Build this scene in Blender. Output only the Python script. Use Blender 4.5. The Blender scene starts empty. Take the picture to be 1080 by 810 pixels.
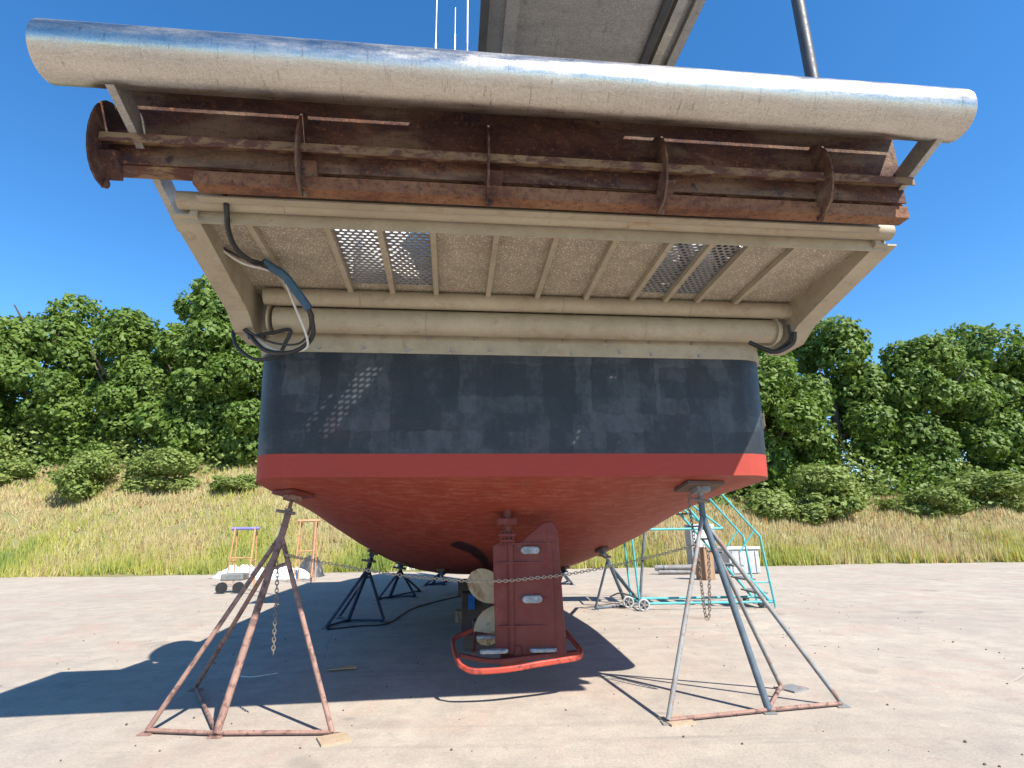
import bpy, math, random
from mathutils import Vector, Matrix
from math import sin, cos, pi, radians as R
random.seed(7)
sc = bpy.context.scene
C = sc.collection

# ------------------------------------------------------------------ camera, sky, sun, exposure
F, TH, RO, CH = 585.0, R(15), 0.0155, 1.5
fw = Vector((0, cos(TH), sin(TH))); up0 = Vector((0, -sin(TH), cos(TH))); r0 = Vector((1, 0, 0))
rc = cos(RO)*r0 - sin(RO)*up0; uc = sin(RO)*r0 + cos(RO)*up0
cam = bpy.data.cameras.new('camera'); cam.sensor_width = 36; cam.lens = F/1080*36
cam.clip_start = .05; cam.clip_end = 3000
co = bpy.data.objects.new('camera', cam); C.objects.link(co); sc.camera = co
m = Matrix((rc, uc, -fw)).transposed().to_4x4(); m.translation = (0, 0, CH); co.matrix_world = m

SUN = Vector((.60, -.68, 1)).normalized()
EL = math.asin(SUN.z); AZ = math.atan2(SUN.x, SUN.y)
w = bpy.data.worlds.new('World'); sc.world = w; w.use_nodes = True
nt = w.node_tree; nt.nodes.clear()
sk = nt.nodes.new('ShaderNodeTexSky'); sk.sky_type = 'NISHITA'; sk.sun_disc = False
sk.sun_elevation = EL; sk.sun_rotation = AZ; sk.air_density = 1.0; sk.dust_density = .1; sk.ozone_density = 3.0; sk.altitude = 600
bg = nt.nodes.new('ShaderNodeBackground'); bg.inputs[1].default_value = .12
wo = nt.nodes.new('ShaderNodeOutputWorld'); hs = nt.nodes.new('ShaderNodeHueSaturation'); hs.inputs['Saturation'].default_value = 1.28; nt.links.new(sk.outputs[0], hs.inputs['Color']); nt.links.new(hs.outputs[0], bg.inputs[0]); nt.links.new(bg.outputs[0], wo.inputs[0])
sl = bpy.data.lights.new('sun', 'SUN'); sl.energy = 4.8; sl.angle = R(.5); sl.color = (1, .95, .87)
so = bpy.data.objects.new('sun', sl); C.objects.link(so)
so.rotation_euler = SUN.to_track_quat('Z', 'Y').to_euler()
sc.view_settings.view_transform = 'Standard'; sc.view_settings.look = 'None'; sc.view_settings.gamma = 1
sc.view_settings.exposure = 1.1

# ------------------------------------------------------------------ helpers
def at(px, py, Y=None, z=None):
    """a point of the place that appears at a pixel of the photograph, at distance Y or height z"""
    a, b = (px-540)/F, (405-py)/F
    u = a*cos(RO) + b*sin(RO); v = -a*sin(RO) + b*cos(RO)
    d = fw + r0*u + up0*v
    t = (z-CH)/d.z if z is not None else Y/d.y
    return Vector((0, 0, CH)) + d*t
def gr(px, py, z=0): return at(px, py, z=z)

class MB:
    def __init__(s): s.v = []; s.f = []; s.mi = []; s.cur = 0
    def add(s, vs, fs):
        n = len(s.v); s.v += [tuple(p) for p in vs]
        for f in fs: s.f.append(tuple(i+n for i in f)); s.mi.append(s.cur)
        return s
    def box(s, c, d, M=None):
        c = Vector(c); x, y, z = d[0]/2, d[1]/2, d[2]/2
        vs = [Vector((a*x, b*y, e*z)) for a in (-1, 1) for b in (-1, 1) for e in (-1, 1)]
        vs = [(M @ p if M else p) + c for p in vs]
        return s.add(vs, [(0,1,3,2), (4,6,7,5), (0,4,5,1), (2,3,7,6), (0,2,6,4), (1,5,7,3)])
    def bar(s, a, b, w, h, up=(0, 0, 1)):
        a, b = Vector(a), Vector(b); d = b-a; L = d.length; d.normalize()
        x = d.cross(Vector(up))
        if x.length < 1e-4: x = d.cross(Vector((1, 0, 0)))
        x.normalize(); y = x.cross(d)
        M = Matrix((x, d, y)).transposed()
        return s.box((a+b)/2, (w, L, h), M)
    def tube(s, pts, r, n=12, caps=True):
        pts = [Vector(p) for p in pts]; k = len(pts)
        rr = r if isinstance(r, (list, tuple)) else [r]*k
        prev = None; vs = []
        for i, p in enumerate(pts):
            t = (pts[min(i+1, k-1)] - pts[max(i-1, 0)]).normalized()
            if prev is None:
                q = t.orthogonal().normalized()
                if abs(t.z) < .95: q = t.cross(Vector((0, 0, 1))).normalized()
            else:
                q = (prev - t*prev.dot(t)).normalized()
            prev = q; b = t.cross(q)
            vs += [p + (q*cos(2*pi*j/n) + b*sin(2*pi*j/n))*rr[i] for j in range(n)]
        fs = [(i*n+j, i*n+(j+1) % n, (i+1)*n+(j+1) % n, (i+1)*n+j) for i in range(k-1) for j in range(n)]
        if caps: fs += [tuple(range(n))[::-1], tuple((k-1)*n+j for j in range(n))]
        return s.add(vs, fs)
    def prism(s, poly, off):
        off = Vector(off); n = len(poly)
        vs = [Vector(p) for p in poly]; vs += [p+off for p in vs]
        return s.add(vs, [tuple(range(n))[::-1], tuple(range(n, 2*n))] + [(i, (i+1) % n, n+(i+1) % n, n+i) for i in range(n)])
    def sphere(s, c, r, nu=10, nv=6, sc_=(1, 1, 1)):
        vs = []; c = Vector(c)
        for i in range(nv+1):
            a = pi*i/nv
            for j in range(nu):
                b = 2*pi*j/nu
                vs.append(c + Vector((sin(a)*cos(b)*sc_[0], sin(a)*sin(b)*sc_[1], cos(a)*sc_[2]))*r)
        return s.add(vs, [(i*nu+j, (i+1)*nu+j, (i+1)*nu+(j+1) % nu, i*nu+(j+1) % nu) for i in range(nv) for j in range(nu)])
    def build(s, name, mat, parent=None, smooth=False, bevel=0):
        me = bpy.data.meshes.new(name); me.from_pydata(s.v, [], s.f)
        for mm in (mat if isinstance(mat, (list, tuple)) else [mat]): me.materials.append(mm)
        if any(s.mi): me.polygons.foreach_set('material_index', s.mi)
        me.update()
        o = bpy.data.objects.new(name, me); C.objects.link(o)
        if smooth:
            me.polygons.foreach_set('use_smooth', [True]*len(me.polygons))
            try: me.set_sharp_from_angle(angle=R(40))
            except Exception: pass
        if parent: o.parent = parent
        if bevel:
            b = o.modifiers.new('bevel', 'BEVEL'); b.width = bevel; b.segments = 2; b.limit_method = 'ANGLE'
        return o
def tag(o, label=None, cat=None, group=None, kind=None):
    for k, v in (('label', label), ('category', cat), ('group', group), ('kind', kind)):
        if v: o[k] = v
    return o
def empty(name, loc=(0, 0, 0), rz=0):
    o = bpy.data.objects.new(name, None); C.objects.link(o); o.location = loc; o.rotation_euler = (0, 0, rz)
    o.empty_display_size = .2; return o
def smoothpath(pts, sub=6):
    pts = [Vector(p) for p in pts]; out = []
    for i in range(len(pts)-1):
        p0 = pts[max(i-1, 0)]; p1 = pts[i]; p2 = pts[i+1]; p3 = pts[min(i+2, len(pts)-1)]
        for k in range(sub):
            t = k/sub
            out.append(.5*((2*p1) + (p2-p0)*t + (2*p0-5*p1+4*p2-p3)*t*t + (3*p1-p0-3*p2+p3)*t**3))
    out.append(pts[-1]); return out
def interp(tab, x):
    if x <= tab[0][0]: return tab[0][1]
    for (a, b), (c, d) in zip(tab, tab[1:]):
        if x <= c:
            t = (x-a)/(c-a); return b+(d-b)*t
    return tab[-1][1]

# ------------------------------------------------------------------ materials
class NT:
    def __init__(s, name):
        s.m = bpy.data.materials.new(name); s.m.use_nodes = True; s.t = s.m.node_tree; s.t.nodes.clear()
        s.out = s.n('ShaderNodeOutputMaterial'); s.p = s.n('ShaderNodeBsdfPrincipled'); s.l(s.p.outputs[0], s.out.inputs[0])
        s.tc = s.n('ShaderNodeTexCoord')
        s.geo = None
    def n(s, t): return s.t.nodes.new(t)
    def l(s, a, b): s.t.links.new(a, b)
    def coord(s, scale=(1, 1, 1), space='Object', rot=(0, 0, 0)):
        mp = s.n('ShaderNodeMapping'); mp.inputs['Scale'].default_value = scale; mp.inputs['Rotation'].default_value = rot
        s.l(s.tc.outputs[space], mp.inputs[0]); return mp.outputs[0]
    def noise(s, scale, detail=4, rough=.6, vec=None, dist=0):
        n = s.n('ShaderNodeTexNoise'); n.inputs['Scale'].default_value = scale; n.inputs['Detail'].default_value = detail
        n.inputs['Roughness'].default_value = rough; n.inputs['Distortion'].default_value = dist
        s.l(vec if vec else s.tc.outputs['Object'], n.inputs['Vector']); return n.outputs['Fac']
    def vor(s, scale, vec=None, feature='F1', metric='EUCLIDEAN', out='Distance', rnd=1):
        n = s.n('ShaderNodeTexVoronoi'); n.feature = feature
        if feature != 'DISTANCE_TO_EDGE': n.distance = metric
        n.inputs['Scale'].default_value = scale; n.inputs['Randomness'].default_value = rnd
        s.l(vec if vec else s.tc.outputs['Object'], n.inputs['Vector']); return n.outputs[out]
    def ramp(s, fac, stops):
        r = s.n('ShaderNodeValToRGB'); el = r.color_ramp.elements
        while len(el) > 1: el.remove(el[-1])
        for i, (p, c) in enumerate(stops):
            e = el[0] if i == 0 else el.new(p)
            e.position = p; c = (c, c, c) if isinstance(c, (int, float)) else c; e.color = (*c, 1)
        s.l(fac, r.inputs[0]); return r.outputs[0]
    def mix(s, fac, a, b, mode='MIX'):
        n = s.n('ShaderNodeMix'); n.data_type = 'RGBA'; n.blend_type = mode; n.clamp_factor = True
        for sock, v in ((n.inputs[0], fac), (n.inputs[6], a), (n.inputs[7], b)):
            if isinstance(v, (int, float)): sock.default_value = v
            elif isinstance(v, tuple): sock.default_value = (*v, 1)
            else: s.l(v, sock)
        return n.outputs[2]
    def math(s, op, a, b=None):
        n = s.n('ShaderNodeMath'); n.operation = op
        for sock, v in ((n.inputs[0], a), (n.inputs[1], b)):
            if v is None: continue
            if isinstance(v, (int, float)): sock.default_value = v
            else: s.l(v, sock)
        return n.outputs[0]
    def sep(s, vec=None):
        n = s.n('ShaderNodeSeparateXYZ'); s.l(vec if vec else s.tc.outputs['Object'], n.inputs[0]); return n.outputs
    def fin(s, col, rough=.6, metal=0, bump=None, bstr=.3, bdist=.01, spec=None):
        for sock, v in ((s.p.inputs['Base Color'], col), (s.p.inputs['Roughness'], rough), (s.p.inputs['Metallic'], metal)):
            if isinstance(v, (int, float)): sock.default_value = v
            elif isinstance(v, tuple): sock.default_value = (*v, 1)
            else: s.l(v, sock)
        if spec is not None: s.p.inputs['Specular IOR Level'].default_value = spec
        if bump is not None:
            b = s.n('ShaderNodeBump'); b.inputs['Strength'].default_value = bstr; b.inputs['Distance'].default_value = bdist
            s.l(bump, b.inputs['Height']); s.l(b.outputs[0], s.p.inputs['Normal'])
        return s.m

def worn(name, c1, c2, scale=3, rough=.6, metal=0, rust=None, rlevel=.6, bump=.2, fine=60, stretch=(1, 1, 1)):
    k = NT(name); v = k.coord(stretch)
    a = k.noise(scale, 6, .65, v); col = k.mix(k.ramp(a, [(.35, 0.0), (.65, 1.0)]), c1, c2)
    f = k.noise(fine, 3, .6, v)
    col = k.mix(k.math('MULTIPLY', f, .35), col, tuple(x*.55 for x in c1))
    if rust:
        rn = k.noise(scale*2.3, 8, .7, v, .4)
        col = k.mix(k.ramp(rn, [(rlevel-.04, 0.0), (rlevel+.04, 1.0)]), col, rust)
    rg = k.ramp(k.noise(scale*3, 4), [(.3, rough-.1), (.7, min(rough+.15, 1))])
    return k.fin(col, rg, metal, f, bump, .004)

# concrete yard
def m_concrete():
    k = NT('concrete_yard')
    big = k.noise(.35, 5, .6, None, .5); mid = k.noise(2.2, 7, .7); fine = k.noise(45, 4, .7)
    col = k.mix(k.ramp(big, [(.3, 0.0), (.7, 1.0)]), (.35, .295, .235), (.45, .385, .30))
    col = k.mix(k.ramp(mid, [(.42, 0.0), (.72, .75)]), col, (.25, .215, .18))
    st = k.noise(.7, 6, .75, k.coord((1, .25, 1), rot=(0, 0, .5)), 1.2)
    col = k.mix(k.ramp(st, [(.55, 0.0), (.72, .45)]), col, (.46, .40, .35))
    pk = k.noise(.9, 5, .6, k.coord((1, 1, 1), rot=(0, 0, 1)), .4)
    col = k.mix(k.ramp(pk, [(.5, 0.0), (.75, .55)]), col, (.40, .25, .19))
    sp = k.vor(4.5, k.coord()); sps = k.ramp(sp, [(.035, 1.0), (.06, 0.0)])
    col = k.mix(k.math('MULTIPLY', sps, .5), col, (.10, .085, .075))
    sp2 = k.vor(1.1, k.coord((1, 1.6, 1))); col = k.mix(k.math('MULTIPLY', k.ramp(sp2, [(.03, 1.0), (.09, 0.0)]), .5), col, (.15, .13, .12))
    sw = k.coord((.6, 14, 1), rot=(0, 0, .35)); scr = k.noise(2, 5, .7, sw)
    col = k.mix(k.ramp(scr, [(.60, 0.0), (.75, .35)]), col, (.16, .15, .14))
    dn = k.n('ShaderNodeTexNoise'); dn.inputs['Scale'].default_value = 3; k.l(k.tc.outputs['Object'], dn.inputs['Vector'])
    wv = k.mix(.06, k.tc.outputs['Object'], dn.outputs['Color'], 'ADD')
    ck = k.vor(.22, wv, 'DISTANCE_TO_EDGE'); cr = k.ramp(ck, [(.0005, 1.0), (.0022, 0.0)])
    col = k.mix(k.math('MULTIPLY', cr, k.ramp(k.noise(.3, 3), [(.5, 0.0), (.65, .45)])), col, (.12, .10, .09))
    col = k.mix(k.ramp(fine, [(.3, .45), (.6, 0.0)]), col, (.17, .155, .14))
    bl = k.noise(5, 8, .8, None, .8); col = k.mix(k.ramp(bl, [(.56, 0.0), (.66, .5)]), col, (.20, .17, .145)); col = k.mix(k.ramp(bl, [(.30, .5), (.42, 0.0)]), col, (.52, .46, .37))
    dp = k.vor(2.7, k.coord((1, 1, 1))); col = k.mix(k.math('MULTIPLY', k.ramp(dp, [(.02, 1.0), (.035, 0.0)]), .6), col, (.30, .06, .04))
    ty_ = k.noise(1.3, 6, .75, k.coord((.12, 3.2, 1), rot=(0, 0, -.28)), .3); col = k.mix(k.ramp(ty_, [(.57, 0.0), (.68, .5)]), col, (.19, .17, .15))
    oil = k.noise(.8, 3, .5, k.coord((1, 1, 1), rot=(0, 0, 2)), .2); col = k.mix(k.ramp(oil, [(.66, 0.0), (.72, .45)]), col, (.13, .115, .10))
    rc_ = k.noise(1.1, 8, .8, k.coord((1, 1, 1), rot=(0, 0, .7)), 1.8); col = k.mix(k.ramp(rc_, [(.494, 0.0), (.5, .35), (.506, 0.0)]), col, (.13, .115, .10))
    h = k.math('SUBTRACT', k.math('ADD', fine, mid), cr)
    return k.fin(col, .85, 0, h, .35, .012)
# hull : red bottom, red boot stripe, patched black topsides
def m_hull():
    k = NT('hull_paint'); z = k.sep()[2]
    wob = k.math('MULTIPLY', k.math('SUBTRACT', k.noise(30, 3), .5), .006)
    zz = k.math('ADD', z, wob)
    n1 = k.noise(1.6, 7, .65, k.coord((1, .35, 1))); n2 = k.noise(14, 5, .7, k.coord((.35, 1, 3)))
    red = k.mix(k.ramp(n1, [(.3, 0.0), (.7, 1.0)]), (.19, .026, .013), (.26, .045, .026))
    red = k.mix(k.ramp(n2, [(.48, 0.0), (.72, .6)]), red, (.34, .125, .085))
    red = k.mix(k.ramp(k.noise(5, 6, .75), [(.58, 0.0), (.7, .4)]), red, (.22, .030, .020))
    stripe = k.mix(k.ramp(n2, [(.3, 0.0), (.8, .5)]), (.32, .036, .022), (.38, .060, .036))
    # rolled-on patches of black paint
    def patches(scale, w_, h_, off, seed):
        mp = k.n('ShaderNodeMapping'); mp.inputs['Rotation'].default_value = (R(90), 0, 0); mp.inputs['Location'].default_value = (seed, seed*.37, 0)
        wn = k.n('ShaderNodeTexNoise'); wn.inputs['Scale'].default_value = 7; wn.inputs['Detail'].default_value = 5; k.l(k.tc.outputs['Object'], wn.inputs['Vector'])
        k.l(k.mix(.09, k.tc.outputs['Object'], wn.outputs['Color'], 'ADD'), mp.inputs[0])
        b_ = k.n('ShaderNodeTexBrick'); b_.inputs['Scale'].default_value = scale; b_.inputs['Mortar Size'].default_value = 0
        b_.inputs['Brick Width'].default_value = w_; b_.inputs['Row Height'].default_value = h_; b_.offset = off; b_.squash = .7; b_.squash_frequency = 3
        b_.inputs['Color1'].default_value = (0, 0, 0, 1); b_.inputs['Color2'].default_value = (1, 1, 1, 1); k.l(mp.outputs[0], b_.inputs[0])
        return k.math('MULTIPLY', b_.outputs['Color'], 1.0)
    pa = k.math('ADD', k.math('MULTIPLY', patches(1, .47, .33, .37, 3.1), .20), k.math('MULTIPLY', patches(1, .23, .58, .61, 8.7), .20))
    pa = k.math('ADD', pa, k.math('MULTIPLY', patches(1, .19, .17, .3, 5.3), .14))
    pa = k.math('ADD', pa, k.math('MULTIPLY', k.noise(3.0, 7, .78, k.coord((.9, .7, .7), rot=(0, .5, 0))), 1.15))
    pa = k.math('SUBTRACT', pa, .33)
    blk = k.ramp(pa, [(.28, (.004, .005, .006)), (.5, (.011, .0125, .015)), (.76, (.050, .055, .060))])
    blk = k.mix(k.ramp(k.noise(70, 4, .7, k.coord((.4, .4, 2))), [(.5, 0.0), (.8, .4)]), blk, (.06, .066, .075))
    a = k.math('GREATER_THAN', zz, 2.0); b = k.math('GREATER_THAN', zz, 2.21); c = k.math('GREATER_THAN', zz, 3.165)
    col = k.mix(a, red, stripe); col = k.mix(b, col, blk)
    rg = k.mix(b, (.68,)*3, (.50,)*3)
    k.l(k.math('ADD', k.math('MULTIPLY', b, .15), .35), k.p.inputs['Specular IOR Level'])
    # fine chips
    chips = k.ramp(k.vor(9), [(.02, 1.0), (.035, 0.0)])
    col = k.mix(k.math('MULTIPLY', chips, k.ramp(k.noise(2), [(.55, 0.0), (.6, .6)])), col, (.35, .3, .28))
    h = k.math('ADD', k.noise(25, 5, .7, k.coord((.3, 1, 1.5))), k.math('MULTIPLY', pa, .4))
    run = k.noise(3.5, 6, .75, k.coord((3, 3, .22))); col = k.mix(k.math('MULTIPLY', k.ramp(run, [(.57, 0.0), (.68, .30)]), k.math('SUBTRACT', 1.0, a)), col, (.40, .17, .12))
    grime = k.noise(1.1, 7, .75, k.coord((.8, .5, 1.6)), .6); col = k.mix(k.ramp(grime, [(.55, 0.0), (.75, .35)]), col, (.11, .05, .04))
    return k.fin(col, rg, 0, h, .22, .005)
def m_beige(name='beige_paint', speck=False):
    k = NT(name); n = k.noise(2.2, 6, .7); f = k.noise(80, 3, .6)
    col = k.mix(k.ramp(n, [(.35, 0.0), (.7, 1.0)]), (.31, .265, .19), (.41, .36, .265))
    col = k.mix(k.ramp(k.noise(5, 8, .75, None, .5), [(.53, 0.0), (.68, .7)]), col, (.27, .19, .12))
    col = k.mix(k.ramp(k.noise(9, 8, .8, k.coord((.5, 1, 1)), .8), [(.56, 0.0), (.68, .55)]), col, (.16, .13, .10)); col = k.mix(k.ramp(k.noise(16, 7, .8), [(.3, .4), (.42, 0.0)]), col, (.55, .52, .45))
    if speck:
        col = k.mix(.35, col, (.26, .22, .17))
        sp = k.vor(55, k.coord((1, 1, 1))); col = k.mix(k.ramp(sp, [(.16, .9), (.34, 0.0)]), col, (.85, .80, .68))
        col = k.mix(k.ramp(k.noise(7, 6, .7), [(.45, 0.0), (.7, .55)]), col, (.22, .18, .14))
    return k.fin(col, .6, 0, f, .4, .004)
def m_rust():
    k = NT('rusty_steel'); n = k.noise(3.2, 9, .78, k.coord((.5, 1, 1)), .6); n2 = k.noise(1.6, 6, .65, k.coord((.6, 1, 2)), .3)
    col = k.ramp(n, [(.30, (.022, .010, .015)), (.43, (.065, .025, .020)), (.55, (.12, .052, .034)), (.66, (.20, .085, .045)), (.78, (.36, .12, .035))])
    col = k.mix(k.ramp(n2, [(.48, 0.0), (.62, .8)]), col, (.27, .19, .12))
    col = k.mix(k.ramp(k.noise(5.5, 8, .8, k.coord((1, 1, .6))), [(.56, 0.0), (.62, .9)]), col, (.030, .018, .026))
    sp = k.noise(28, 6, .8); col = k.mix(k.ramp(sp, [(.57, 0.0), (.63, .65)]), col, (.40, .15, .05))
    sp = k.noise(35, 6, .8, k.coord((1, 1, 1), rot=(1, 1, 0))); col = k.mix(k.ramp(sp, [(.56, 0.0), (.62, .7)]), col, (.03, .015, .018))
    return k.fin(col, .8, 0, k.noise(40, 7, .8), 1.0, .02)
def m_alu(name, c=(.62, .60, .56), rough=.38, metal=.85):
    k = NT(name)
    sv = k.coord((.25, 1, 1)); n = k.noise(3, 7, .7, sv)
    col = k.mix(k.ramp(n, [(.3, 0.0), (.7, 1.0)]), c, tuple(x*.72 for x in c))
    vs = k.coord((9, 1, 1.2)); st = k.noise(5, 6, .75, vs)
    col = k.mix(k.ramp(st, [(.58, 0.0), (.68, .75)]), col, (.16, .13, .10))
    sc2 = k.noise(8, 6, .8, k.coord((2, 3, 3), rot=(0, .6, .3)), 2.5)
    lines = k.ramp(sc2, [(.485, 0.0), (.5, 1.0), (.515, 0.0)])
    col = k.mix(k.math('MULTIPLY', lines, .8), col, (.95, .95, .95)); s3 = k.noise(4, 8, .85, k.coord((.4, 4, 4)), 1.0); col = k.mix(k.ramp(s3, [(.55, 0.0), (.66, .5)]), col, (.25, .22, .18))
    rg = k.ramp(k.noise(10, 6, .7, sv), [(.3, rough-.08), (.7, rough+.2)])
    return k.fin(col, rg, metal, k.math('ADD', k.math('MULTIPLY', st, .3), k.math('MULTIPLY', k.noise(1.8, 3, .5), 5.0)), .28, .006)

M = {}
M['conc'] = m_concrete(); M['hull'] = m_hull(); M['beige'] = m_beige(); M['plate'] = m_beige('speckled_underside', True)
M['rust'] = m_rust(); M['beiger'] = worn('rust_stained_beige', (.33, .28, .20), (.42, .37, .27), 3, .65, rust=(.31, .20, .115), rlevel=.60, stretch=(.5, 1, 1), bump=.5); M['alu'] = m_alu('scuffed_aluminium', (.50, .46, .40), .30, 1.0); M['ledge'] = worn('tan_stained_steel', (.17, .10, .05), (.26, .17, .09), 5, .75, rust=(.09, .035, .025), rlevel=.5, stretch=(.5, 1, 1), bump=.6)
k = NT('orange_rust_steel'); n = k.noise(2.2, 9, .78, k.coord((.6, 1, 1)), .3); sp = k.noise(22, 7, .8)
col = k.ramp(n, [(.32, (.05, .018, .018)), (.42, (.13, .05, .03)), (.52, (.24, .11, .055)), (.68, (.30, .17, .09))])
col = k.mix(k.ramp(sp, [(.5, 0.0), (.62, .8)]), col, (.07, .024, .020)); col = k.mix(k.ramp(k.noise(31, 6, .8), [(.56, 0.0), (.64, .8)]), col, (.36, .13, .04))
M['rusto'] = k.fin(col, .85, 0, sp, 1, .02)
M['alud'] = m_alu('dull_aluminium', (.36, .34, .31), .45, .7)
M['red'] = worn('rudder_red_paint', (.125, .013, .007), (.17, .023, .013), 2.5, .55, rust=(.20, .042, .024), rlevel=.62, stretch=(1, 1, .35))
M['redshade'] = worn('recess_shade_red', (.030, .003, .003), (.045, .004, .004), 3, .5)  # dark base puts the shade of the hull recess into the colour
M['redb'] = worn('bright_red_paint', (.36, .036, .018), (.44, .070, .038), 5, .5, rust=(.17, .025, .02), rlevel=.55)
M['zinc'] = worn('zinc', (.20, .22, .23), (.46, .48, .48), 22, .65, .2, rust=(.12, .12, .12), rlevel=.6, bump=1)
M['bronze'] = worn('limed_bronze', (.44, .34, .19), (.62, .52, .34), 3.5, .7, rust=(.30, .18, .08), rlevel=.56, stretch=(1, 1, .5), bump=.6, fine=30)
M['standl'] = worn('rusty_pink_stand', (.24, .135, .105), (.33, .20, .155), 6, .75, rust=(.13, .07, .055), rlevel=.54)
M['standb'] = worn('blue_grey_stand', (.055, .085, .115), (.11, .145, .17), 6, .55, rust=(.22, .12, .08), rlevel=.64)
M['standg'] = worn('weathered_grey_stand', (.17, .18, .18), (.26, .265, .26), 6, .6, rust=(.20, .12, .085), rlevel=.56)
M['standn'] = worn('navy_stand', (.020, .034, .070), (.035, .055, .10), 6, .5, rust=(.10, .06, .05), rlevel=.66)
M['teal'] = worn('teal_paint', (.045, .33, .35), (.08, .42, .43), 6, .5, rust=(.30, .18, .10), rlevel=.66)
M['tread'] = worn('tread_steel', (.13, .14, .14), (.22, .22, .21), 8, .6)
M['steel'] = worn('chain_steel', (.17, .135, .105), (.26, .21, .165), 12, .6, .3)
M['chainl'] = worn('pale_chain_steel', (.36, .30, .22), (.45, .38, .29), 12, .6, .2)
M['wood'] = worn('weathered_timber', (.26, .15, .085), (.36, .23, .14), 4, .85, rust=(.17, .10, .07), rlevel=.56, stretch=(1, 1, .15), bump=.8)
M['woodd'] = worn('dark_timber', (.085, .055, .045), (.14, .09, .065), 4, .85, stretch=(.2, 1, 1), bump=.8)
M['ply'] = worn('plywood', (.34, .25, .16), (.42, .32, .22), 5, .85, rust=(.24, .17, .12), rlevel=.6)
M['black'] = worn('black_rubber', (.012, .012, .013), (.022, .022, .023), 6, .45)
M['white'] = worn('white_cable', (.55, .54, .50), (.68, .67, .63), 6, .5)
M['bluesl'] = worn('blue_sleeve', (.022, .07, .125), (.035, .095, .16), 12, .6)
M['tarp'] = worn('white_tarp', (.62, .63, .65), (.80, .80, .80), 5, .7)
M['bluep'] = worn('blue_paint', (.02, .16, .50), (.03, .20, .55), 6, .5)
M['orange'] = worn('orange_paint', (.50, .24, .11), (.58, .32, .18), 8, .55, rust=(.3, .14, .07), rlevel=.6)
M['purple'] = worn('violet_paint', (.17, .15, .42), (.24, .22, .5), 8, .55)
M['gray'] = worn('grey_plastic', (.35, .36, .36), (.48, .48, .47), 6, .6)
M['glass'] = worn('dark_glass', (.02, .025, .03), (.03, .035, .04), 2, .1)
M['wpaint'] = worn('white_paint', (.66, .66, .64), (.74, .74, .72), 3, .4)
M['card'] = worn('brown_cardboard', (.50, .28, .11), (.62, .37, .17), 10, .9)
M['dark'] = worn('dark_bracket', (.045, .045, .05), (.07, .07, .075), 6, .5)

# ------------------------------------------------------------------ the setting: ground, yard, bank
def hz(x, y):
    e = 24.6 + .35*sin(x*.5) + .25*sin(x*1.3+1)
    if y < e: return 0
    t = y-e
    top = 8.6 - 3.9*max(0, min(1, (x+12)/20))
    h = top*(1-math.exp(-(t/11.0)**1.25))
    return h + .12*sin(x*.9+y*.7)*min(1, t/3) + .08*sin(x*2.3-y*1.7)*min(1, t/3)
g = MB(); xs = [-600, -300, -120, -60] + [-40+i for i in range(81)] + [60, 120, 300, 600]
ys = [-600, -200, -60, -20, 0, 10, 18] + [20+.6*i for i in range(60)] + [60, 80, 120, 300, 800]
vs = [(x, y, hz(x, y)-.012) for y in ys for x in xs]; nx = len(xs)
g.add(vs, [(j*nx+i, j*nx+i+1, (j+1)*nx+i+1, (j+1)*nx+i) for j in range(len(ys)-1) for i in range(nx-1)])
k = NT('bank_soil'); n = k.noise(.5, 6, .7)
M['soil'] = k.fin(k.mix(k.ramp(n, [(.35, 0.0), (.65, 1.0)]), (.20, .155, .075), (.13, .15, .045)), .95, 0, k.noise(8, 5), .8, .05)
tag(g.build('ground', M['soil'], smooth=True), kind='structure')
g = MB(); n = 60; edge = []
for i in range(n+1):
    x = -60+2*i; edge.append((x, 24.3 + .35*sin(x*.5) + .25*sin(x*1.3+1) + random.uniform(-.15, .15)))
vs = [(x, -60, 0) for x, _ in edge] + [(x, y, 0) for x, y in edge]
g.add(vs, [(i, i+1, n+2+i, n+1+i) for i in range(n)])
tag(g.build('concrete_yard', M['conc']), kind='structure')

# grass on the bank
def leafmat(name, c, c2, tr=.45, sc_=.6):
    k = NT(name); n = k.noise(sc_, 4, .6); f = k.noise(9, 2)
    col = k.mix(k.ramp(n, [(.35, 0.0), (.65, 1.0)]), c, c2)
    col = k.mix(k.ramp(f, [(.35, .5), (.6, 0.0)]), col, tuple(x*.55 for x in c))
    k.fin(col, .6)
    t = k.n('ShaderNodeBsdfTranslucent'); k.l(col, t.inputs[0]); mx = k.n('ShaderNodeMixShader'); mx.inputs[0].default_value = tr
    k.l(k.p.outputs[0], mx.inputs[1]); k.l(t.outputs[0], mx.inputs[2]); k.l(mx.outputs[0], k.out.inputs[0]); return k.m
M['g1'] = leafmat('dry_grass', (.62, .51, .25), (.70, .60, .33)); M['g2'] = leafmat('yellow_green_grass', (.46, .47, .10), (.56, .53, .14))
M['g3'] = leafmat('green_grass', (.20, .29, .06), (.29, .37, .08)); M['g4'] = leafmat('brown_seedheads', (.40, .24, .13), (.46, .30, .17))
M['g5'] = leafmat('orange_flowers', (.65, .22, .05), (.65, .35, .08))
gb = MB()
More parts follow.
